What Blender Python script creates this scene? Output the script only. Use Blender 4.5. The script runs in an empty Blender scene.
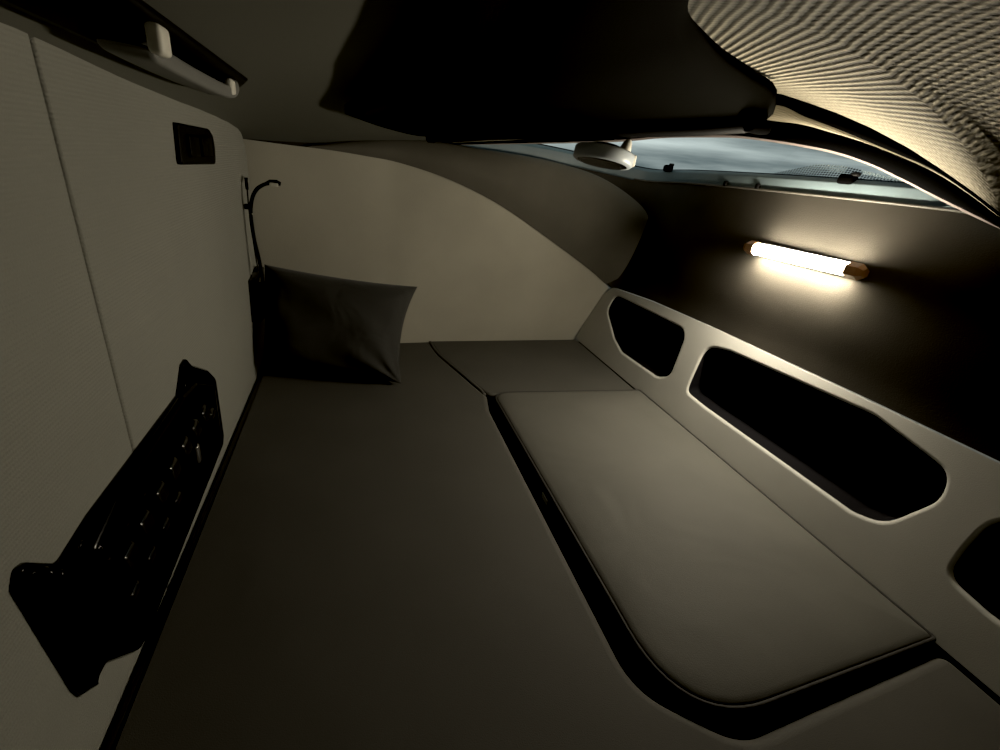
import bpy, bmesh, math, random
from mathutils import Vector, Matrix, noise
random.seed(4)
PI = math.pi
sc = bpy.context.scene
COL = sc.collection

# ------------------------------------------------------------------ materials
def mat(name, col, rough=.8, metal=0, spec=.3, bump=0, bscale=400, mott=0, mscale=6, emit=None, estr=0,
        coat=0, sheen=0, ridges=None, big=0, bigscale=5):
    m = bpy.data.materials.new(name); m.use_nodes = True
    nt = m.node_tree; N = nt.nodes; L = nt.links
    b = N['Principled BSDF']
    b.inputs['Base Color'].default_value = (*col, 1)
    b.inputs['Roughness'].default_value = rough
    b.inputs['Metallic'].default_value = metal
    b.inputs['Specular IOR Level'].default_value = spec
    b.inputs['Coat Weight'].default_value = coat
    b.inputs['Sheen Weight'].default_value = sheen
    if emit:
        b.inputs['Emission Color'].default_value = (*emit, 1); b.inputs['Emission Strength'].default_value = estr
    tc = N.new('ShaderNodeTexCoord')
    if mott:
        n = N.new('ShaderNodeTexNoise'); n.inputs['Scale'].default_value = mscale; n.inputs['Detail'].default_value = 6
        L.new(tc.outputs['Object'], n.inputs['Vector'])
        r = N.new('ShaderNodeMapRange'); r.inputs['From Min'].default_value = .3; r.inputs['From Max'].default_value = .7
        r.inputs['To Min'].default_value = 1 - mott; r.inputs['To Max'].default_value = 1 + mott
        L.new(n.outputs['Fac'], r.inputs['Value'])
        mx = N.new('ShaderNodeVectorMath'); mx.operation = 'SCALE'; mx.inputs[0].default_value = col
        L.new(r.outputs['Result'], mx.inputs['Scale']); L.new(mx.outputs[0], b.inputs['Base Color'])
    prev = None
    def addbump(height, strength, dist):
        nonlocal prev
        bp = N.new('ShaderNodeBump'); bp.inputs['Strength'].default_value = strength; bp.inputs['Distance'].default_value = dist
        L.new(height, bp.inputs['Height'])
        if prev: L.new(prev, bp.inputs['Normal'])
        prev = bp.outputs['Normal']
    if big:
        n = N.new('ShaderNodeTexNoise'); n.inputs['Scale'].default_value = bigscale; n.inputs['Detail'].default_value = 2
        n.inputs['Distortion'].default_value = .6
        L.new(tc.outputs['Object'], n.inputs['Vector']); addbump(n.outputs['Fac'], big, .02)
    if ridges:                                   # fine parallel ribs: (axis 'UV' or 0/1/2, pitch, strength)
        ax, pitch, st = ridges
        s = N.new('ShaderNodeSeparateXYZ')
        L.new(tc.outputs['UV' if ax == 'UV' else 'Object'], s.inputs[0])
        a = N.new('ShaderNodeMath'); a.operation = 'MULTIPLY'; a.inputs[1].default_value = 2*PI/pitch
        L.new(s.outputs[0 if ax == 'UV' else ax], a.inputs[0])
        sn = N.new('ShaderNodeMath'); sn.operation = 'SINE'; L.new(a.outputs[0], sn.inputs[0])
        addbump(sn.outputs[0], st, pitch*.25)
    if bump:
        n = N.new('ShaderNodeTexNoise'); n.inputs['Scale'].default_value = bscale; n.inputs['Detail'].default_value = 3
        L.new(tc.outputs['Object'], n.inputs['Vector']); addbump(n.outputs['Fac'], bump, .002)
    if prev: L.new(prev, b.inputs['Normal'])
    return m

M = {}
M['wall'] = mat('wall_fabric', (.235, .234, .205), .9, bump=.25, bscale=500, mott=.07, mscale=3, ridges=(2, .004, .25), sheen=.1)
M['far'] = mat('end_wall_fabric', (.39, .372, .31), .9, bump=.25, bscale=450, mott=.08, mscale=4, sheen=.1)
M['pillar'] = mat('pillar_fabric', (.10, .094, .078), .9, bump=.25, bscale=450, mott=.1, mscale=6)
M['front'] = mat('front_felt', (.046, .042, .035), 1, spec=.02, bump=.25, bscale=450, mott=.15, mscale=5)
M['ledge'] = mat('ledge_vinyl', (.44, .435, .405), .65, bump=.15, bscale=700, mott=.05, mscale=8)
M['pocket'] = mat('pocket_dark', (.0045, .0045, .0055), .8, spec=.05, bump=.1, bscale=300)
M['bed'] = mat('mattress_fabric', (.062, .060, .053), .75, spec=.3, bump=.2, bscale=700, mott=.08, mscale=5, big=.22, bigscale=4)
M['cushion'] = mat('cushion_fabric', (.084, .082, .072), .72, spec=.3, bump=.2, bscale=700, mott=.08, mscale=6, big=.3, bigscale=5)
M['piping'] = mat('piping_fabric', (.02, .019, .017), .7)
M['pillow'] = mat('pillow_cloth', (.024, .024, .022), .8, bump=.25, bscale=600, mott=.08, big=.35, bigscale=10, sheen=.1)
M['bunk'] = mat('bunk_board', (.02, .02, .02), .8, mott=.1)
M['gloss'] = mat('gloss_black', (.0015, .0015, .0015), .2, spec=.18)
M['black'] = mat('matt_black', (.004, .004, .004), .6, spec=.12)
M['rubber'] = mat('rubber_black', (.0008, .0008, .0008), .9, spec=.02)
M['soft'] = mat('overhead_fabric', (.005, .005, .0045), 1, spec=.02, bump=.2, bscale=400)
def edge_shade(m, c0, c1, w):                        # soft bulge shading along the wall side, put into the cloth colour
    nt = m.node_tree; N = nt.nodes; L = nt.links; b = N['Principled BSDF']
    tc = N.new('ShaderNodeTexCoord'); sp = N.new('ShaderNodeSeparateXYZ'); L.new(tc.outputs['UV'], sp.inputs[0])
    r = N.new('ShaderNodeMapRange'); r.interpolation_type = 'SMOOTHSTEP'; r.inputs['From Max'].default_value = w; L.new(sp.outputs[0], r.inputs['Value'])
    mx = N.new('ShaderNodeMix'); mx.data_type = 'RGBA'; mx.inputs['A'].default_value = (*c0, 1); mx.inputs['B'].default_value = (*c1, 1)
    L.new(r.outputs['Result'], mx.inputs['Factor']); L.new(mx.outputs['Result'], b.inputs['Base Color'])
edge_shade(M['soft'], (.05, .05, .043), (.0035, .0035, .003), .085)
M['key'] = mat('switch_gloss', (.003, .003, .003), .17, spec=.6, coat=.3)
M['chrome'] = mat('chrome', (.7, .7, .7), .2, metal=1)
M['grip'] = mat('grip_grey', (.16, .16, .15), .5)
M['pale'] = mat('pale_plastic', (.66, .64, .56), .45)
M['rim'] = mat('rim_grey', (.42, .46, .49), .35)
M['rail'] = mat('window_rail', (.125, .165, .18), .45, mott=.12, mscale=14)
M['lip'] = mat('sill_lip', (.07, .065, .055), .6)
M['edge'] = mat('window_edging', (.22, .18, .165), .5)
M['seam'] = mat('seam_dark', (.012, .011, .009), .9)
M['lamp'] = mat('lamp_tube', (.9, .85, .7), .4, emit=(1, .895, .70), estr=250)
M['amber'] = mat('amber_cap', (.42, .20, .07), .25, spec=.6, coat=.5)
M['lens'] = mat('lamp_lens', (.55, .54, .47), .3)
M['tag'] = mat('tag_white', (.5, .5, .48), .7)

def rib_ceiling():
    m = bpy.data.materials.new('ribbed_headliner'); m.use_nodes = True
    nt = m.node_tree; N = nt.nodes; L = nt.links; b = N['Principled BSDF']
    b.inputs['Roughness'].default_value = .85; b.inputs['Specular IOR Level'].default_value = .2
    tc = N.new('ShaderNodeTexCoord'); s = N.new('ShaderNodeSeparateXYZ'); L.new(tc.outputs['UV'], s.inputs[0])
    def math_(op, a, v):
        n = N.new('ShaderNodeMath'); n.operation = op
        L.new(a, n.inputs[0])
        if isinstance(v, (int, float)): n.inputs[1].default_value = v
        elif v is not None: L.new(v, n.inputs[1])
        return n.outputs[0]
    # slight waviness so that the cords do not run ruler straight
    wn = N.new('ShaderNodeTexNoise'); wn.inputs['Scale'].default_value = 14; L.new(tc.outputs['UV'], wn.inputs['Vector'])
    so = N.new('ShaderNodeSeparateXYZ'); L.new(tc.outputs['Object'], so.inputs[0])
    dg = math_('ADD', math_('MULTIPLY', so.outputs[0], .87), math_('MULTIPLY', so.outputs[1], -.49))
    dl = math_('ADD', math_('MULTIPLY', so.outputs[0], .49), math_('MULTIPLY', so.outputs[1], .87))
    u = math_('ADD', dg, math_('MULTIPLY', wn.outputs['Fac'], .004))
    w = math_('SINE', math_('MULTIPLY', u, 2*PI/.0125), None)
    w2 = math_('SINE', math_('ADD', math_('MULTIPLY', dl, 2*PI/.011), math_('MULTIPLY', u, 2*PI/.025)), None)
    fd = N.new('ShaderNodeMapRange'); fd.interpolation_type = 'SMOOTHSTEP'
    for k_, v_ in (('From Min', .66), ('From Max', .84), ('To Min', .95), ('To Max', .12)): fd.inputs[k_].default_value = v_
    L.new(so.outputs[0], fd.inputs['Value'])
    h = math_('ADD', math_('MULTIPLY', w, fd.outputs['Result']), math_('MULTIPLY', w2, .16))
    nz = N.new('ShaderNodeTexNoise'); nz.inputs['Scale'].default_value = 160; nz.inputs['Detail'].default_value = 3
    L.new(tc.outputs['UV'], nz.inputs['Vector'])
    h2 = math_('ADD', h, math_('MULTIPLY', nz.outputs['Fac'], 1.5))
    bp = N.new('ShaderNodeBump'); bp.inputs['Strength'].default_value = .7; bp.inputs['Distance'].default_value = .0035
    L.new(h2, bp.inputs['Height']); L.new(bp.outputs['Normal'], b.inputs['Normal'])
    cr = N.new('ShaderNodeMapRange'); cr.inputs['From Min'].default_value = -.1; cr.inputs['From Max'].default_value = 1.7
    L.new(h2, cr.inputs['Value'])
    # the headliner is plain darker grey towards the rear, lighter tan cord towards the front
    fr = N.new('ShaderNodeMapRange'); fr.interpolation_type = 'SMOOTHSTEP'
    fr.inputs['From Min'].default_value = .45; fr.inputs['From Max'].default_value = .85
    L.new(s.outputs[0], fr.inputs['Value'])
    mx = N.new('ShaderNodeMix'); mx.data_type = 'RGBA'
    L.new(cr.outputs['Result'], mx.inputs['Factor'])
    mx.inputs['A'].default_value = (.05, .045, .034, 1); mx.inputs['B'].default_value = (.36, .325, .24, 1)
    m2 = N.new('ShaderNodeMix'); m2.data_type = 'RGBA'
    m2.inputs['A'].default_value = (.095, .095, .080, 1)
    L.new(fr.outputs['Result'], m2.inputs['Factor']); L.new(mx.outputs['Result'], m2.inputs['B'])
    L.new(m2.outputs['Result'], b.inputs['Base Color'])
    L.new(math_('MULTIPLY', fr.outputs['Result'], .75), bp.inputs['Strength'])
    return m
M['ceil'] = rib_ceiling()

def glass_mat():
    m = bpy.data.materials.new('window_glass'); m.use_nodes = True
    nt = m.node_tree; N = nt.nodes; L = nt.links; N.remove(N['Principled BSDF'])
    t = N.new('ShaderNodeBsdfTransparent'); t.inputs[0].default_value = (.80, .88, .88, 1)
    g = N.new('ShaderNodeBsdfGlossy'); g.inputs['Roughness'].default_value = .03
    mx = N.new('ShaderNodeMixShader'); mx.inputs[0].default_value = .045; L.new(t.outputs[0], mx.inputs[1]); L.new(g.outputs[0], mx.inputs[2])
    L.new(mx.outputs[0], N['Material Output'].inputs[0]); return m
M['glass'] = glass_mat()
def frit_mat():
    m = bpy.data.materials.new('dotted_frit'); m.use_nodes = True
    nt = m.node_tree; N = nt.nodes; L = nt.links; b = N['Principled BSDF']
    b.inputs['Base Color'].default_value = (.03, .035, .04, 1); b.inputs['Roughness'].default_value = .6
    tc = N.new('ShaderNodeTexCoord'); mp = N.new('ShaderNodeVectorMath'); mp.operation = 'SCALE'; mp.inputs['Scale'].default_value = 150
    L.new(tc.outputs['UV'], mp.inputs[0])
    fr = N.new('ShaderNodeVectorMath'); fr.operation = 'FRACTION'; L.new(mp.outputs[0], fr.inputs[0])
    sb = N.new('ShaderNodeVectorMath'); sb.operation = 'SUBTRACT'; sb.inputs[1].default_value = (.5, .5, 0); L.new(fr.outputs[0], sb.inputs[0])
    ln = N.new('ShaderNodeVectorMath'); ln.operation = 'LENGTH'; L.new(sb.outputs[0], ln.inputs[0])
    lt = N.new('ShaderNodeMath'); lt.operation = 'LESS_THAN'; lt.inputs[1].default_value = .40; L.new(ln.outputs['Value'], lt.inputs[0])
    t = N.new('ShaderNodeBsdfTransparent'); mx = N.new('ShaderNodeMixShader')
    L.new(lt.outputs[0], mx.inputs[0]); L.new(t.outputs[0], mx.inputs[1]); L.new(b.outputs[0], mx.inputs[2])
    L.new(mx.outputs[0], N['Material Output'].inputs[0]); return m
M['frit'] = frit_mat()

# ------------------------------------------------------------------ helpers
def link(name, bm, m, parent=None, smooth=True, flat_faces=()):
    bmesh.ops.recalc_face_normals(bm, faces=bm.faces)
    for f in bm.faces: f.smooth = smooth
    for f in flat_faces:
        if f.is_valid: f.smooth = False
    me = bpy.data.meshes.new(name); bm.to_mesh(me); bm.free()
    me.materials.append(m)
    o = bpy.data.objects.new(name, me); COL.objects.link(o)
    if parent:
        o.parent = parent
        o.matrix_parent_inverse = Matrix.Translation(parent.location).inverted()   # parents are unrotated
    return o
def tag(o, label, cat, group=None):
    o['label'] = label; o['category'] = cat
    if group: o['group'] = group
    return o
def thing(name, label, cat, loc, group=None):
    o = bpy.data.objects.new(name, None); COL.objects.link(o); o.location = loc; o.empty_display_size = .05
    return tag(o, label, cat, group)
def struct(o): o['kind'] = 'structure'; return o

def lerp(a, b, t): return a + (b - a)*t
def interp(x, xs, ys):
    if x <= xs[0]: return ys[0]
    for i in range(1, len(xs)):
        if x <= xs[i]: return lerp(ys[i-1], ys[i], (x - xs[i-1])/(xs[i] - xs[i-1]))
    return ys[-1]
def catmull(P, n):
    P = [Vector(p) for p in P]; out = []
    Q = [P[0]*2 - P[1]] + P + [P[-1]*2 - P[-2]]
    for i in range(1, len(Q) - 2):
        a, b, c, d = Q[i-1:i+3]
        for k in range(n):
            t = k/n
            out.append(.5*((2*b) + (c - a)*t + (2*a - 5*b + 4*c - d)*t*t + (3*b - a - 3*c + d)*t**3))
    out.append(P[-1]); return out
def resample(P, n):
    P = [Vector(p) for p in P]; d = [0]
    for i in range(1, len(P)): d.append(d[-1] + (P[i] - P[i-1]).length)
    out = []
    for k in range(n):
        s = d[-1]*k/(n - 1); j = 1
        while j < len(P) - 1 and d[j] < s: j += 1
        seg = d[j] - d[j-1]
        out.append(P[j-1].lerp(P[j], (s - d[j-1])/seg if seg else 0))
    return out
def grid(rows, bm=None, uv=True, wrap=False):
    own = bm is None
    bm = bm or bmesh.new()
    V = [[bm.verts.new(p) for p in r] for r in rows]
    lay = bm.loops.layers.uv.verify() if uv else None
    us = []
    for r in rows:
        u = [0]
        for i in range(1, len(r)): u.append(u[-1] + (Vector(r[i]) - Vector(r[i-1])).length)
        us.append(u)
    nc = len(rows[0])
    for i in range(len(rows) - 1):
        for j in range(nc - (0 if wrap else 1)):
            k = (j + 1) % nc
            q = [(i, j), (i, k), (i+1, k), (i+1, j)]
            vs = []
            for a, b_ in q:
                if V[a][b_] not in vs: vs.append(V[a][b_])
            try: f = bm.faces.new(vs)
            except ValueError: continue
            if uv and len(f.loops) == 4:
                for lp, (a, b_) in zip(f.loops, q): lp[lay].uv = (us[a][b_], Vector(rows[a][b_]).y)
    return bm, V
def frame_sweep(path, prof, bm=None, up=Vector((0, 0, 1)), caps=True, scale=None):
    """sweep a closed 2-D profile [(side, up)] along path"""
    path = [Vector(p) for p in path]; rings = []
    for i, p in enumerate(path):
        t = (path[min(i+1, len(path)-1)] - path[max(i-1, 0)]).normalized()
        u = up - t*up.dot(t)
        if u.length < .05: u = Vector((1, 0, 0)) - t*t.x
        u.normalize(); s = t.cross(u)
        k = scale[i] if scale else 1
        rings.append([p + s*(a*k) + u*(b*k) for a, b in prof])
    bm, V = grid(rings, bm, uv=False, wrap=True)
    if caps:
        for r in (V[0], V[-1]):
            try: bm.faces.new(r)
            except ValueError: pass
    return bm
def circ(r, n=10, ry=None): return [(r*math.cos(2*PI*k/n), (ry or r)*math.sin(2*PI*k/n)) for k in range(n)]
def tube(path, r, n=10, bm=None, scale=None): return frame_sweep(path, circ(r, n), bm, scale=scale)
def rbox(cx, cy, cz, sx, sy, sz, r=.004, seg=3, bm=None, rot=None):
    own = bmesh.new()
    bmesh.ops.create_cube(own, size=1, matrix=Matrix.Diagonal((sx, sy, sz, 1)))
    bmesh.ops.bevel(own, geom=own.edges[:], offset=min(r, sx*.49, sy*.49, sz*.49), segments=seg, affect='EDGES', profile=.5)
    mt = Matrix.Translation((cx, cy, cz)) @ (rot.to_4x4() if rot else Matrix())
    bmesh.ops.transform(own, matrix=mt, verts=own.verts)
    if bm is None: return own
    me = bpy.data.meshes.new('t'); own.to_mesh(me); own.free(); bm.from_mesh(me); bpy.data.meshes.remove(me)
    return bm
def area(P): return sum(P[i][0]*P[(i+1) % len(P)][1] - P[(i+1) % len(P)][0]*P[i][1] for i in range(len(P)))/2
def roundpoly(P, R, seg=8):
    """round polygon corners; P list of 2-D, R radius or list"""
    out = []; n = len(P)
    if area(P) < 0:
        P = P[::-1]; R = R[::-1] if isinstance(R, list) else R
    for i in range(n):
        p = Vector(P[i]); a = Vector(P[i-1]) - p; b = Vector(P[(i+1) % n]) - p
        r = R[i] if isinstance(R, list) else R
        if r <= 0: out.append(tuple(p)); continue
        la, lb = a.length, b.length; a.normalize(); b.normalize()
        ang = math.acos(max(-1, min(1, a.dot(b))))
        d = min(r/math.tan(ang/2), la*.49, lb*.49)
        s, e = p + a*d, p + b*d
        for k in range(seg + 1):
            t = k/seg
            out.append(tuple(s*(1-t)**2 + p*(2*t*(1-t)) + e*t*t))
    return out
def inset(P, d):
    n = len(P); out = []
    for i in range(n):
        p = Vector(P[i]); e1 = p - Vector(P[i-1]); e2 = Vector(P[(i+1) % n]) - p
        if e1.length < 1e-9: e1 = e2
        if e2.length < 1e-9: e2 = e1
        e1.normalize(); e2.normalize()
        n1 = Vector((-e1.y, e1.x)); n2 = Vector((-e2.y, e2.x)); m = n1 + n2
        if m.length < 1e-6: m = n1
        m.normalize(); k = max(.4, m.dot(n1))
        out.append(tuple(p + m*(d/k)))
    return out
def slab(P, levels, place, cap_bottom=True):
    """P: CCW 2-D outline; levels [(inset, h)...] bottom to top; place(a,b,h)->xyz. returns bm, cap faces"""
    bm = bmesh.new(); rows = []
    for d, h in levels:
        Q = inset(P, d) if d else P
        rows.append([Vector(place(a, b, h)) for a, b in Q])
    bm, V = grid(rows, bm, uv=False, wrap=True)
    fl = [bm.faces.new(V[-1])]
    if cap_bottom: fl.append(bm.faces.new(V[0][::-1]))
    r = bmesh.ops.triangulate(bm, faces=fl)
    return bm, r['faces']
def rnd_levels(z0, z1, r, n=5):
    return [(0, z0)] + [(r*(1 - math.cos(PI/2*k/n)), z1 - r + r*math.sin(PI/2*k/n)) for k in range(n + 1)]

# ------------------------------------------------------------------ cab shell
XW = -.24                                            # face of the rear (left in view) wall
def far_y(x, z): return 1.385 + .115*(x + .24) - z*(.1 + .3*max(0, x - .1))
ARCH = [(-.262, .549), (-.149, .550), (-.056, .552), (.03, .550), (.122, .545), (.262, .520), (.42, .469), (.609, .381), (.793, .289), (.918, .216), (1.0, .17)]
ARCH = [(p.x, p.y) for p in catmull([(a, b, 0) for a, b in ARCH], 5)]
SILL = [(.2, 1.412, .606), (.349, 1.415, .611), (.47, 1.415, .612), (.604, 1.413, .609), (.746, 1.412, .602), (.86, 1.402, .595), (.92, 1.37, .594),
        (.945, 1.30, .599), (.95, 1.20, .602), (.95, .95, .603), (.95, .70, .602), (.95, .53, .600), (.95, .44, .597)]

# floor = the bunk board the bedding lies on
bm = rbox(.35, .525, -.13, 1.30, 2.1, .04, .003)
struct(link('floor', bm, M['bunk'], smooth=False))

# rear wall: padded panel with a rounded upper far corner, sewn seam
out = [(-.46, -.11), (1.372, -.11), (1.36, .03), (1.34, .178), (1.327, .30), (1.315, .414), (1.305, .48), (1.293, .537), (1.268, .562), (1.22, .574), (1.12, .584), (.858, .592), (.666, .600), (.514, .612), (.0, .63), (-.46, .63)]
Pw = roundpoly(out, [0, 0, 0, 0, 0, 0, .05, .05, .05, .05, .05, .05, .05, 0, 0, 0], 4)
SEAM = .519
def wall_half(lo, hi):
    # clip outline at seam
    res = []
    n = len(Pw)
    for i in range(n):
        a, b = Pw[i], Pw[(i+1) % n]
        ins = lambda p: lo <= p[0] <= hi
        if ins(a): res.append(a)
        for c in (lo, hi):
            if (a[0] - c)*(b[0] - c) < 0:
                t = (c - a[0])/(b[0] - a[0]); res.append((c, lerp(a[1], b[1], t)))
    return res
wl = []
for lo, hi in ((-.5, SEAM - .0018), (SEAM + .0018, 1.5)):
    P = wall_half(lo, hi)
    if area(P) < 0: P = P[::-1]
    bm, caps = slab(P, [(0, 0), (0, .017), (.0006, .0188), (.0022, .020)], lambda a, b, h: (XW - .02 + h, a, b))
    o = struct(link('wall_rear', bm, M['wall'], flat_faces=caps)); wl.append(o)
bm = rbox(XW - .010, SEAM, .28, .014, .004, .66, .001)
struct(link('trim_1', bm, M['seam'], smooth=False))
bm = rbox(XW - .030, .5, .28, .016, 2.0, .86, .002)
struct(link('trim_2', bm, M['seam'], smooth=False))          # dark backing behind the panel gap

# far end wall
rows = []
xs = [a for a, b in ARCH]
for a, zt in ARCH:
    rows.append([Vector((a, far_y(a, z), z)) for z in [lerp(-.11, zt, k/24) for k in range(25)]])
bm, V = grid(rows)
struct(link('wall_end', bm, M['far']))

# near end wall, behind the camera
bm = rbox(.36, -.47, .35, 1.34, .03, 1.0, .002)
struct(link('wall_near', bm, M['wall'], smooth=False))

KX = .24
# padded pillar cover between the end wall arch and the windscreen corner
arc = [Vector((a, far_y(a, z) - .004, z)) for a, z in ARCH if -.12 < a < .96]
edge = catmull([(-.10, 1.343, .5555), (.05, 1.368, .588), (.2, 1.385, .606), (.34, 1.375, .606), (.459, 1.365, .606), (.587, 1.358, .601), (.729, 1.352, .580), (.849, 1.345, .535), (.915, 1.345, .495), (.945, 1.35, .445), (.950, 1.365, .37), (.938, 1.40, .26)], 8)
A_, B_ = resample(arc, 60), resample(edge, 60)
rows = []
for a, b in zip(A_, B_):
    r = []
    for k in range(11):
        t = k/10; p = a.lerp(b, t); p.y -= .022*math.sin(PI*t*.92)*min(1, (b - a).length/.1); r.append(p)
    e = r[-1]
    r.append(e + Vector((.003, .006, .004))); r.append(e + Vector((.006, .025, .006))); r.append(e + Vector((.006, .035, .006)))
    rows.append(r)
bm, V = grid(rows)
struct(link('trim_3', bm, M['pillar']))

# ceiling
YS = [.45, .5, .56, .62, .7, .78, .86, .94]
ZA = [.6003, .6286, .6594, .6884, .7216, .7502, .775, .7983]
ZB = [.5981, .6253, .6543, .6741, .7003, .7261, .7502, .7766]
ZC = [.5959, .6227, .6513, .6752, .6986, .717, .7354, .7462]
ZD = [.5831, .5992, .6198, .6417, .6682, .6873, .6994, .7094]
def bez(P, n):
    P = [Vector(p) for p in P]
    return [P[0]*(1-t)**3 + P[1]*(3*t*(1-t)**2) + P[2]*(3*t*t*(1-t)) + P[3]*t**3 for t in [k/n for k in range(n + 1)]]
st = []                                                 # y, zleft, (P2x, P2z), (xr, zr)
for y, zl, p2, pr in [(-.47, .602, (.50, .80), (.975, .597)), (.0, .602, (.50, .82), (.975, .597)), (.25, .602, (.50, .84), (.972, .597)), (.38, .602, (.48, .86), (.970, .5975)), (.436, .602, (.46, .86), (.968, .598))]:
    st.append((y, zl, p2, pr))
for y, z in zip(YS, ZA):
    zl = interp(y, [.45, .514, .666, .858, .94], [.602, .601, .590, .582, .580])
    st.append((y, zl, (.45, .86), (.90, z)))
st += [(1.05, .576, (.45, .84), (.895, .80)), (1.15, .572, (.42, .80), (.87, .79)), (1.24, .565, (.38, .74), (.80, .75)), (1.30, .556, (.28, .66), (.66, .70))]
rows = []
for y, zl, p2, pr in st:
    rise = interp(y, [1.0, 1.3], [.08, .02])
    rows.append(bez([(-.246, y, zl), (-.20, y, zl + rise), (p2[0], y, p2[1]), (pr[0], y, pr[1])], 48))
rows.append(bez([(-.262, 1.333, .549), (-.1, 1.35, .556), (.05, 1.385, .59), (.2, 1.412, .606)], 48))
bm, V = grid(rows)
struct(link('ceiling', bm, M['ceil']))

# front wall: from the ledge / arch up to the window sill
bot = [Vector((a, far_y(a, z) + .002, z)) for a, z in ARCH if a < .885]
bot = resample(bot, 40) + resample([(.843 + KX*z, y, z + .0018) for y, z in ((1.40, .235), (1.18, .2525), (.9, .2622), (.5, .2685), (-.452, .2725))], 50)
top = resample([p + Vector((0, .005, .006)) for p in rows[-1][:-1]] + SILL[:6], 40) + resample(SILL[6:] + [(.95, .3, .597), (.95, -.452, .597)], 50)
rows = []
NV = 16
for a, b in zip(bot, top):
    r = []
    for k in range(NV + 1):
        t = k/NV; p = a.lerp(b, t)
        k_ = max(0, min(1, (1.30 - p.y)/.2))
        p.x -= k_*.022*math.sin(PI*t)**1.5                              # padded, gently bulging
        r.append(p)
    rows.append(r)
bm, V = grid(rows)
struct(link('wall_front', bm, M['front']))


# ------------------------------------------------------------------ windscreen
FAR = [(1.05, .895, .80, .72), (1.15, .87, .79, .72), (1.24, .80, .75, .71), (1.30, .66, .70, .68), (1.412, .2, .606, .608)]
def curve(zs, x, col):
    c = [(x, y, z) for y, z in zip(YS, zs)]
    for y, xx, za, zd in FAR: c.append((xx + (x - .90), y, lerp(za, zd, col)))
    return resample(catmull(c, 5), 90)
CA, CB, CC, CD = curve(ZA, .900, 0), curve(ZB, .905, .25), curve(ZC, .910, .5), curve(ZD, .925, 1)
win = struct(bpy.data.objects.new('window_1', None)); COL.objects.link(win); win.location = (.95, .95, .60)
def strip(name, c1, c2, m, bulge=0.0, n=6, dirv=Vector((-.6, 0, -.8))):
    rows = []
    for a, b in zip(c1, c2):
        rows.append([a.lerp(b, k/n) + dirv*(bulge*math.sin(PI*k/n)) for k in range(n + 1)])
    bm, V = grid(rows); return link(name, bm, m, win)
strip('upper_seal', CA, CB, M['rubber'], .004)
strip('cord_strip', CB, CC, M['ceil'] if False else mat('cord_trim', (.30, .265, .19), .85, ridges=('UV', .004, .3), bump=.3, bscale=300), .003)
strip('lower_seal', CC, CD, M['rubber'], .008)
CE = [p + Vector((.006, 0, -.004)) for p in CD]
strip('edge_trim', CD, CE, M['edge'], .0)
# glass from the rail up to the seal
SC = resample(catmull([SILL[0]] + SILL[1:], 6), 90)[::-1]
SC = [p + Vector((.004, 0, .028)) for p in SC]
GE = [p + Vector((.008, 0, .006)) for p in CD]
rows = []
for a, b in zip(SC, GE):
    a2 = a + Vector((.02, .006, -.005))
    rows.append([a2.lerp(b, k/6) for k in range(7)])
bm, V = grid(rows); link('glass', bm, M['glass'], win)
# frit band: dotted print on the near half of the pane, just above the rail
rows = []
for a, b in [q for q in zip(SC, GE) if .50 < q[0].y < .98 and q[0].x > .9]:
    a2 = a + Vector((.018, .006, .002)); d = (b - a2); 
    h = min(.050*min(1, (1.0 - a.y)/.15), d.length*.6)
    rows.append([a2, a2 + d.normalized()*h])
bm = bmesh.new(); V = [[bm.verts.new(p) for p in r] for r in rows]; lay = bm.loops.layers.uv.verify()
u = 0
for i in range(len(rows) - 1):
    du = (rows[i+1][0] - rows[i][0]).length; f = bm.faces.new((V[i][0], V[i+1][0], V[i+1][1], V[i][1]))
    for lp, uvv in zip(f.loops, [(u, 0), (u+du, 0), (u+du, .055), (u, .055)]): lp[lay].uv = uvv
    u += du
link('frit_band', bm, M['frit'], win)
# lower rail (grey frame profile) and rubber line over it
rp = [p + Vector((.006, .002, -.004)) for p in SC if p.y > .50 or p.x < .9]
prof = roundpoly([(-.010, -.026), (.010, -.026), (.012, .010), (-.004, .014), (-.012, .006)], .006, 3)
scl = [min(1, .25 + max(0, (p.y - .50))/.10) for p in rp]
bm = frame_sweep(rp, prof, scale=scl); link('rail', bm, M['rail'], win)
bm = frame_sweep([p + Vector((.010, .003, .0135)) for p in rp], circ(.0034, 8), scale=scl); link('rail_seal', bm, M['rubber'], win)
# thin lip on top of the front wall
lp_ = resample(catmull(SILL, 6), 90)
bm = frame_sweep([p + Vector((-.003, -.003, .002)) for p in lp_ if p.x > .86], circ(.0028, 8), scale=None)
link('sill_lip', bm, M['lip'], win)
for y in (1.07, .96):
    bm = rbox(.950, y, .611, .016, .012, .014, .003); link('sill_clip', bm, M['black'], win)

# two black stops standing on the rail
def stop(y, x, label):
    t = thing('rail_stop', label, 'stop', (x, y, .624), 'black stops on the windscreen rail')
    bm = rbox(x - .006, y, .639, .018, .036, .020, .007); link('block', bm, M['rubber'], t)
    bm = rbox(x - .008, y - .016, .649, .012, .014, .008, .003); link('tip', bm, M['black'], t)
stop(1.325, .944, 'small black stop on the windscreen rail near the round pale-rimmed mount')
stop(.745, .958, 'small black stop on the windscreen rail above the glowing strip lamp')

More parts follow.
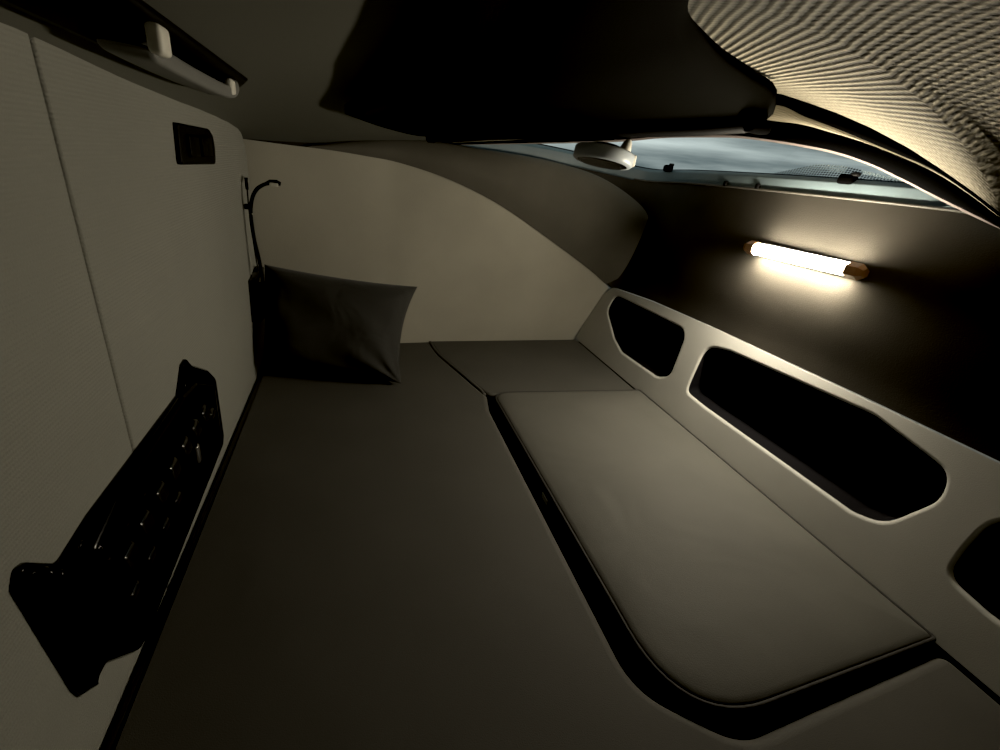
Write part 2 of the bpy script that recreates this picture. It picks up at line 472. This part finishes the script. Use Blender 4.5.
# ------------------------------------------------------------------ overhead black panel
lip = catmull([(-.016, 1.15, .627), (.07, 1.155, .613), (.167, 1.15, .610), (.33, 1.05, .636), (.52, .935, .667), (.66, .85, .688), (.735, .803, .703), (.762, .795, .728)], 4)
left = catmull([(-.016, 1.15, .627), (.050, 1.0, .655), (.072, .8, .672), (.075, .6, .688), (.065, .38, .697), (.065, .2, .697)], 6)
right = catmull([(.762, .795, .728), (.735, .785, .752), (.648, .755, .757), (.538, .69, .752), (.43, .605, .745), (.34, .52, .742), (.28, .40, .735), (.24, .2, .72)], 6)
near = [Vector((.065, .2, .697)).lerp(Vector((.24, .2, .72)), k/10) for k in range(11)]
nu, nv = 40, 36
lip, near, left, right = resample(lip, nu+1), resample(near, nu+1), resample(left, nv+1), resample(right, nv+1)
bot_ = []
for j in range(nv + 1):
    v = j/nv; r = []
    for i in range(nu + 1):
        u = i/nu
        p = lip[i]*(1-v) + near[i]*v + left[j]*(1-u) + right[j]*u - (lip[0]*(1-u)*(1-v) + lip[-1]*u*(1-v) + near[0]*(1-u)*v + near[-1]*u*v)
        p.z -= .016*math.sin(PI*u)*math.sin(PI*min(1, v))
        r.append(p)
    bot_.append(r)
t = thing('overhead_panel', 'large black padded overhead panel hanging below the ceiling beside the windscreen', 'overhead panel', (.35, .7, .70))
bm, V = grid(bot_)
bm, V2 = grid([[p + Vector((0, 0, .018)) for p in r] for r in bot_], bm)
loop = [(0, i) for i in range(nu+1)] + [(j, nu) for j in range(1, nv+1)] + [(nv, i) for i in range(nu-1, -1, -1)] + [(j, 0) for j in range(nv-1, 0, -1)]
for k in range(len(loop)):
    a, b = loop[k], loop[(k+1) % len(loop)]
    f = bm.faces.new((V[a[0]][a[1]], V[b[0]][b[1]], V2[b[0]][b[1]], V2[a[0]][a[1]]))
    for q in f.loops: q[bm.loops.layers.uv.verify()].uv = (1, 0)
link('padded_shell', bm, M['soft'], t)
rl = resample([(.170, 1.150, .613), (.33, 1.047, .639), (.52, .932, .668), (.66, .847, .690), (.735, .800, .706)], 30)
bm = tube(rl, .013, 12); link('roller', bm, M['black'], t)
bm = tube([Vector((.164, 1.155, .612)), Vector((.176, 1.147, .613))], .0145, 12); link('end_cap', bm, M['black'], t)
bm = rbox(.735, .795, .702, .05, .03, .022, .008); link('end_bracket', bm, M['rubber'], t)

# round mount under the panel
mc = Vector((.488, .915, .615))
t = thing('round_mount', 'round device with a pale rim hanging under the black overhead panel', 'mount', mc)
RM = Matrix.Rotation(math.radians(6), 3, 'Y') @ Matrix.Rotation(math.radians(-4), 3, 'X')
def lathe(prof, n=32, cen=mc, R=RM, bm=None):
    rows = [[cen + R @ Vector((r*math.cos(2*PI*k/n), r*math.sin(2*PI*k/n), z)) for k in range(n)] for r, z in prof]
    return grid(rows, bm, uv=False, wrap=True)[0]
link('rim', lathe([(.052, -.012), (.058, -.0115), (.0615, -.008), (.0615, .010), (.058, .0135), (.050, .014)]), M['rim'], t)
link('underside', lathe([(.0005, -.013), (.03, -.0145), (.046, -.014), (.053, -.0115)]), M['gloss'], t)
link('body', lathe([(.053, .010), (.048, .014), (.036, .018), (.030, .022), (.0005, .0225)]), M['black'], t)
c0 = mc + Vector((.050, .010, .012))
link('cone', lathe([(.0005, .030), (.005, .029), (.009, .022), (.0125, .010), (.013, 0), (.0005, 0)], 20, c0, Matrix.Rotation(math.radians(12), 3, 'Y')), M['pale'], t)
link('clip', rbox(mc.x + .058, mc.y - .014, mc.z + .001, .012, .018, .022, .003), M['pale'], t)
for dx, dy in ((.030, -.026), (.042, -.016)):
    c1 = mc + Vector((dx, dy, -.013)); link('screw', lathe([(.0005, -.003), (.0035, -.002), (.0045, .002)], 12, c1, Matrix.Identity(3)), M['chrome'], t)

# ------------------------------------------------------------------ ledge with compartments
KX = .24
def LP(a, b, h): return (.8405 + KX*b + h, a, b)              # a along y, b up, h into the wall
t = thing('storage_ledge', 'pale grey moulded storage ledge with three dark open compartments along the bed', 'storage ledge', (.84, .5, -.11))
h1 = roundpoly([(1.385, .155), (1.372, .215), (1.325, .217), (1.0, .224), (.978, .200), (.958, .092), (1.0, .071), (1.20, .066), (1.268, .088)], [x_*1.5 for x_ in [.03, .02, .02, .03, .02, .03, .04, .03, .03]], 6)
h2 = roundpoly([(.882, .120), (.893, .215), (.82, .229), (.47, .249), (.335, .224), (.322, .180), (.358, .100), (.405, .086), (.80, .083), (.876, .086)], [x_*2.0 for x_ in [.03, .04, .03, .04, .035, .025, .03, .03, .03, .035]], 6)
h3 = roundpoly([(.262, .140), (.262, .20), (.20, .235), (-.25, .235), (-.30, .16), (-.25, .083), (.20, .083), (.258, .092)], [x_*2.0 for x_ in [.03, .04, .05, .05, .05, .05, .03, .03]], 6)
holes = [h1, h2, h3]
outer = [(-.452, .001), (1.497, .001)] + [(far_y(.8405 + KX*b + .03, b) - .006, b) for b in (.05, .10, .15, .19)] + [(1.412, .233), (1.18, .252), (.9, .262), (.5, .268), (-.455, .272)]
outer = roundpoly(outer, [0, 0, .01, .01, .01, .01, .03, .05, .05, 0, 0], 4)
bm = bmesh.new(); edges = []
def addloop(P, h):
    vs = [bm.verts.new(LP(a, b, h)) for a, b in P]
    for i in range(len(vs)): edges.append(bm.edges.new((vs[i], vs[(i+1) % len(vs)])))
    return vs
vo = addloop(outer, 0)
RL = .007
vh = [addloop(inset(h, -RL), 0) for h in holes]
bmesh.ops.triangle_fill(bm, edges=edges, use_beauty=True)
flat = list(bm.faces)
for h, v0 in zip(holes, vh):                               # rolled rim
    prev = v0
    for k in range(1, 6):
        ang = PI/2*k/5
        P = inset(h, -RL*(1 - math.sin(ang)))
        cur = [bm.verts.new(LP(a, b, RL*(1 - math.cos(ang)))) for a, b in P]
        for i in range(len(cur)):
            j = (i + 1) % len(cur); bm.faces.new((prev[i], prev[j], cur[j], cur[i]))
        prev = cur
# top return
topv = [v for v in vo if v.co.z > .2 or v.co.y > 1.3 and v.co.z > .1]
prev = vo
for k in range(1, 5):
    ang = PI/2*k/4
    P = inset(outer, .004*0)
    cur = [bm.verts.new(Vector(LP(a, b, .034*math.sin(ang)**2))) for a, b in P]
    for i in range(len(cur)):
        j = (i + 1) % len(cur); bm.faces.new((prev[i], prev[j], cur[j], cur[i]))
    prev = cur
bm0 = rbox(.895, .51, -.0545, .108, 1.92, .108, .002); link('base', bm0, M['bunk'], t, smooth=False)
link('face_panel', bm, M['ledge'], t, flat_faces=flat)
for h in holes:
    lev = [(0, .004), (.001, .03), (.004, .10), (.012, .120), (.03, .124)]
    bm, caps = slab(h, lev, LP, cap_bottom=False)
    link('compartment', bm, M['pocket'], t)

# ------------------------------------------------------------------ bedding
t = thing('mattress', 'wide dark grey fabric mattress covering the bunk, with a cutout for the cushion', 'mattress', (.2, .5, -.11))
main = [(-.2392, -.44), (.838, -.44), (.838, .205), (.43, .180), (.335, .26), (.337, .96), (.352, 1.032), (.330, 1.10), (.263, 1.32), (.250, 1.438), (-.2392, 1.376)]
mainp = roundpoly(main, [.01, .02, .02, .08, .09, .02, .02, .02, .02, .0, .03], 8)
def zadd(a, b, h): return (a, b, h)
bm, caps = slab(mainp, rnd_levels(-.108, 0, .016, 6), zadd)
link('main_pad', bm, M['bed'], t, flat_faces=caps)
end = roundpoly([(.354, 1.040), (.40, 1.045), (.838, 1.042), (.840, 1.490), (.2515, 1.438), (.264, 1.322), (.332, 1.102)], [.03, 0, .02, .02, 0, 0, .02], 6)
bm, caps = slab(end, rnd_levels(-.108, .0, .007, 5), zadd)
link('end_pad', bm, M['bed'], t, flat_faces=caps)

bm = tube(catmull([(.344, 1.045, -.0045), (.331, 1.101, -.0035), (.2635, 1.321, -.0035), (.2508, 1.432, -.004)], 8), .0058, 10); link('seam_welt', bm, M['bed'], t)

t = thing('seat_cushion', 'dark grey piped cushion set into the mattress cutout beside the pale ledge', 'cushion', (.6, .6, -.11))
cp = roundpoly([(.362, .199), (.838, .219), (.838, 1.034), (.362, 1.034)], [.12, .006, .006, .05], 12)
lev = [(0, -.108), (0, .002), (.0015, .007), (.005, .0105), (.012, .0125), (.03, .0155), (.06, .0175), (.11, .019), (.16, .0195)]
bm = bmesh.new(); rws = []
for d, h in lev:
    q = roundpoly([(.362 + d, .199 + d), (.838 - d, .219 + d), (.838 - d, 1.034 - d), (.362 + d, 1.034 - d)], [max(.12 - d, .02), .006, .006, max(.05 - d, .015)], 12)
    rws.append([Vector((a, b, h)) for a, b in q])
bm, Vc = grid(rws, bm, uv=False, wrap=True)
bmesh.ops.triangulate(bm, faces=[bm.faces.new(Vc[-1]), bm.faces.new(Vc[0][::-1])])
cu = link('pad', bm, M['cushion'], t)
pp = [Vector((a, b, .0075)) for a, b in inset(cp, -.0005)]
ring = pp + [pp[0], pp[1]]
bm = frame_sweep(ring, circ(.0032, 8), caps=False); link('piping', bm, M['piping'], t)
bm = rbox(.3605, .628, -.016, .002, .026, .012, .0005); o = link('care_tag', bm, M['tag'], t, smooth=False); o['label'] = 'tiny white care tag'

# pillow
BL, BR, TR, TL = Vector((-.222, 1.165, .030)), Vector((.122, 1.095, .008)), Vector((.172, 1.250, .236)), Vector((-.214, 1.252, .270))
n = 48
nrm = ((BR - BL).cross(TL - BL)).normalized()                 # faces the camera side
if nrm.y > 0: nrm = -nrm
rows = []
def pil(u, v, side):
    # u,v in [-1,1]; edges bow inwards between the stretched corners
    bu = u*(1 - (.12 if u > 0 else .03)*(1 - v*v)*(abs(u)**3)); bv = v*(1 - .055*(1 - u*u)*(abs(v)**3))
    s, r_ = (bu + 1)/2, (bv + 1)/2
    p = BL*(1-s)*(1-r_) + BR*s*(1-r_) + TR*s*r_ + TL*(1-s)*r_
    th = .060*(max(0, 1 - u**4)**.55)*(max(0, 1 - v**4)**.55)
    # creases running out of the lower corner
    a = math.atan2(v + 1.02, 1.02 - u); d = math.hypot(1 - u, 1 + v)
    w = .010*math.exp(-d*1.9)*math.sin(a*13)*min(1, d*3)
    w += .004*math.sin(5*u + 3*v)*(1 - u*u)*(1 - v*v)
    w += .006*noise.noise(Vector((u*2.2, v*2.2, side)))*min(1, (1-abs(u))*5)*min(1, (1-abs(v))*5)
    return p + nrm*side*(th + w*min(1, th*60))
def ease(k): 
    x = -1 + 2*k/n; return math.sin(x*PI/2)*.55 + x*.45
bm = bmesh.new()
bm, V1 = grid([[pil(ease(i), ease(j), 1) for i in range(n+1)] for j in range(n+1)], bm, uv=False)
bm, V2 = grid([[pil(ease(i), ease(j), -1) for i in range(n+1)] for j in range(n+1)], bm, uv=False)
bmesh.ops.remove_doubles(bm, verts=bm.verts, dist=.0004)
po = link('pillow', bm, M['pillow'])
tag(po, 'black cushion-shaped pillow leaning against the end wall in the bed corner', 'pillow')
zmin = min(v.co.z for v in po.data.vertices)
for v in po.data.vertices: v.co.z += max(0, (.002 - zmin))*(1 - min(1, max(0, v.co.z - zmin)/.15))

# ------------------------------------------------------------------ things on the rear wall
def WP(a, b, h): return (XW + h, a, b)
t = thing('switch_panel', 'long gloss black control panel of rocker switches low on the grey wall', 'control panel', (XW, .55, .02))
pl = [(.297, .252), (.305, .263), (.314, .260), (.341, .229), (.391, .234), (.652, .230), (.655, .261), (.673, .263), (.688, .247), (.752, .209), (.785, .178),
      (.784, .064), (.772, .050), (.414, .030), (.398, .036), (.349, .090), (.334, .091), (.332, .084), (.313, .102), (.309, .117)]
pl = [(a*1.05, .56 + (b - .56)*1.05 if b > .0 else b) for a, b in pl]
pr_ = roundpoly(pl, [.005, .005, .006, .012, .01, .006, .004, .004, .008, .02, .02, .01, .012, .015, .02, .012, .005, .005, .006, .008], 4)
bm, caps = slab(pr_, [(0, 0), (0, .003), (.001, .005), (.003, .006)], WP); link('back_plate', bm, M['gloss'], t, flat_faces=caps)
bp_ = roundpoly([(a*1.02, b*1.0) for a, b in [(.372, .200), (.43, .214), (.64, .214), (.70, .205), (.772, .165), (.770, .070), (.755, .060), (.43, .044), (.378, .100)]], .014, 5)
bm, caps = slab(bp_, [(0, .004), (.0, .008), (.002, .012), (.006, .014), (.012, .015)], WP); link('fascia', bm, M['gloss'], t, flat_faces=caps)
for y, z in [(.420, .150), (.462, .155), (.510, .157), (.556, .159), (.604, .160), (.650, .160), (.696, .158)]:
    bm = rbox(XW + .016, y, z, .016, .030, .026, .0065, 5, rot=Matrix.Rotation(math.radians(-9), 3, 'Y')); link('rocker_switch', bm, M['key'], t)
for y, z in [(.412, .108), (.458, .110), (.504, .112), (.550, .114), (.730, .138)]:
    bm = rbox(XW + .016, y, z, .012, .024, .018, .005, 5, rot=Matrix.Rotation(math.radians(8), 3, 'Y')); link('push_button', bm, M['key'], t)
bm = rbox(XW + .018, .641, .124, .010, .012, .030, .003); o = link('latch', bm, M['chrome'], t); o['label'] = 'small bright metal latch'
bm = lathe([(.0005, .006), (.004, .005), (.006, 0), (.006, -.004)], 14, Vector((XW + .007, .335, .225)), Matrix.Rotation(PI/2, 3, 'Y')); link('screw', bm, M['gloss'], t)
bm = lathe([(.0005, .006), (.004, .005), (.006, 0), (.006, -.004)], 14, Vector((XW + .007, .345, .212)), Matrix.Rotation(PI/2, 3, 'Y')); link('screw', bm, M['gloss'], t)

t = thing('wall_switch', 'black rectangular switch plate set high on the grey wall below the grab handle', 'switch', (XW, .9, .51))
sw = roundpoly([(.806, .508), (.990, .504), (1.000, .530), (.993, .552), (.975, .560), (.815, .562)], [.006, .008, .02, .012, .012, .004], 5)
bm, caps = slab(sw, [(0, 0), (0, .004), (.001, .006), (.003, .007)], WP); link('plate', bm, M['black'], t, flat_faces=caps)
bm = rbox(XW + .008, .868, .533, .006, .05, .030, .0025); link('rocker', bm, M['black'], t)
bm = rbox(XW + .008, .940, .533, .004, .06, .030, .0015); link('rocker', bm, M['black'], t)

# reading lamp
t = thing('wall_lamp', 'thin black gooseneck reading lamp fixed to the wall beside the pillow', 'reading lamp', (XW, 1.24, .19))
bpl = roundpoly([(1.175, .140), (1.180, .244), (1.285, .258), (1.290, .130)], .006, 4)
bm, caps = slab(bpl, [(0, 0), (0, .016), (.001, .019), (.003, .020)], WP); link('base', bm, M['gloss'], t, flat_faces=caps)
nk = catmull([(-.214, 1.205, .215), (-.211, 1.20, .240), (-.215, 1.20, .290), (-.222, 1.20, .345), (-.224, 1.20, .394), (-.219, 1.20, .428), (-.208, 1.20, .450), (-.193, 1.20, .462), (-.181, 1.20, .467)], 8)
bm = tube(nk, .0042, 10); link('gooseneck', bm, M['black'], t)
hd = [(-.188, 1.20, .465), (-.178, 1.20, .469), (-.165, 1.20, .470), (-.157, 1.20, .468)]
bm = frame_sweep(hd, circ(.009, 12, .006), scale=[.6, 1, 1, .7]); link('lamp_head', bm, M['black'], t)
bm = rbox(-.170, 1.1900, .4655, .018, .005, .008, .0022); link('lens', bm, M['lens'], t)
bm = rbox(-.213, 1.205, .226, .02, .02, .016, .004); link('socket', bm, M['black'], t)
# thin cord rising behind it
bm = tube(catmull([(-.222, 1.212, .262), (-.226, 1.212, .33), (-.229, 1.212, .40), (-.229, 1.212, .45)], 6), .0016, 8); link('cord', bm, M['black'], t)
bm = tube([(-.229, 1.212, .447), (-.229, 1.212, .455), (-.229, 1.212, .472)], .0034, 10); link('cord_tip', bm, M['black'], t)
bm = rbox(-.231, 1.212, .410, .014, .012, .012, .003); link('cord_clip', bm, M['black'], t)

# ------------------------------------------------------------------ grab handle on the ceiling
t = thing('ceiling_grab_handle', 'grey ceiling grab handle above the wall, its two ends coloured pale as if lamplit', 'grab handle', (-.165, .69, .64))
bm = slab(roundpoly([(-.214, .30), (-.158, .30), (-.150, .90), (-.205, .90)], .03, 6), [(0, 0), (.006, -.003)], lambda a, b, h: (a, b, .622 + .53*(a + .205) - interp(b, [.5, 1], [0, .020]) + h))[0]
link('recess_plate', bm, M['black'], t)
hp = catmull([(-.182, .535, .618), (-.182, .55, .615), (-.182, .66, .612), (-.180, .78, .611), (-.177, .815, .614), (-.176, .83, .622)], 8)
bm = frame_sweep(hp, roundpoly([(-.021, -.007), (.021, -.010), (.021, .006), (-.021, .007)], .005, 3)); link('grip', bm, M['grip'], t)
link('end_cap', rbox(-.154, .520, .621, .012, .024, .022, .004), M['pale'], t)  # lamp light on both handle ends is put into this paler colour
link('end_cap', rbox(-.162, .806, .616, .012, .022, .020, .004), M['pale'], t)

# ------------------------------------------------------------------ strip lamp on the front wall
LX, LZ = .888, .479
t = thing('strip_lamp', 'glowing tubular strip lamp with amber end caps on the dark front wall', 'lamp', (LX, .73, LZ))
bm = frame_sweep([(LX, .618, LZ + .0015), (LX, .842, LZ - .0015)], circ(.0125, 16)); link('tube', bm, M['lamp'], t)
for y, s, z in ((.845, 1, LZ - .0015), (.615, -1, LZ + .0015)):
    hexp = [(.0155*math.cos(PI/3*k + PI/6), .0155*math.sin(PI/3*k + PI/6)) for k in range(6)]
    bm = frame_sweep([(LX, y - s*.004, z), (LX, y + s*.018, z), (LX, y + s*.028, z)], hexp, scale=[1, 1, .6]); link('end_cap', bm, M['amber'], t, smooth=False)
bm = rbox(LX + .0165, .73, LZ, .006, .245, .029, .002); link('mounting_shield', bm, M['black'], t)  # back bar widened to block the tube's light on the wall behind

# ------------------------------------------------------------------ outside light
w = bpy.data.worlds.new('dusk'); sc.world = w; w.use_nodes = True
nt = w.node_tree; N = nt.nodes; L = nt.links; bg = N['Background']
tc = N.new('ShaderNodeTexCoord'); mp = N.new('ShaderNodeMapping'); mp.inputs['Scale'].default_value = (1.2, 1.2, 14)
L.new(tc.outputs['Generated'], mp.inputs['Vector'])
nz = N.new('ShaderNodeTexNoise'); nz.inputs['Scale'].default_value = 2.2; nz.inputs['Detail'].default_value = 6; L.new(mp.outputs[0], nz.inputs['Vector'])
cr = N.new('ShaderNodeValToRGB'); cr.color_ramp.elements[0].position = .35; cr.color_ramp.elements[0].color = (.16, .195, .20, 1)
cr.color_ramp.elements[1].position = .72; cr.color_ramp.elements[1].color = (.8, .85, .82, 1)
L.new(nz.outputs['Fac'], cr.inputs[0]); L.new(cr.outputs[0], bg.inputs[0]); bg.inputs[1].default_value = 1.0

# ------------------------------------------------------------------ camera
cam = bpy.data.cameras.new('camera'); co = bpy.data.objects.new('camera', cam); COL.objects.link(co)
R = Matrix(((.95000437, .00316668, -.31222054), (-.28276604, .43280517, -.85599244), (.13242001, .90148192, .41206223)))
co.matrix_world = Matrix.Translation((0, 0, .56)) @ R.to_4x4()
cam.sensor_width = 36; cam.lens = 445/1000*36; cam.clip_start = .01
sc.camera = co
sc.view_settings.view_transform = 'Standard'; sc.view_settings.look = 'None'
sc.view_settings.exposure = 0
sc.view_settings.use_curve_mapping = True
sc.view_settings.curve_mapping.black_level = (.0042, .0042, .0040)
sc.view_settings.curve_mapping.update()
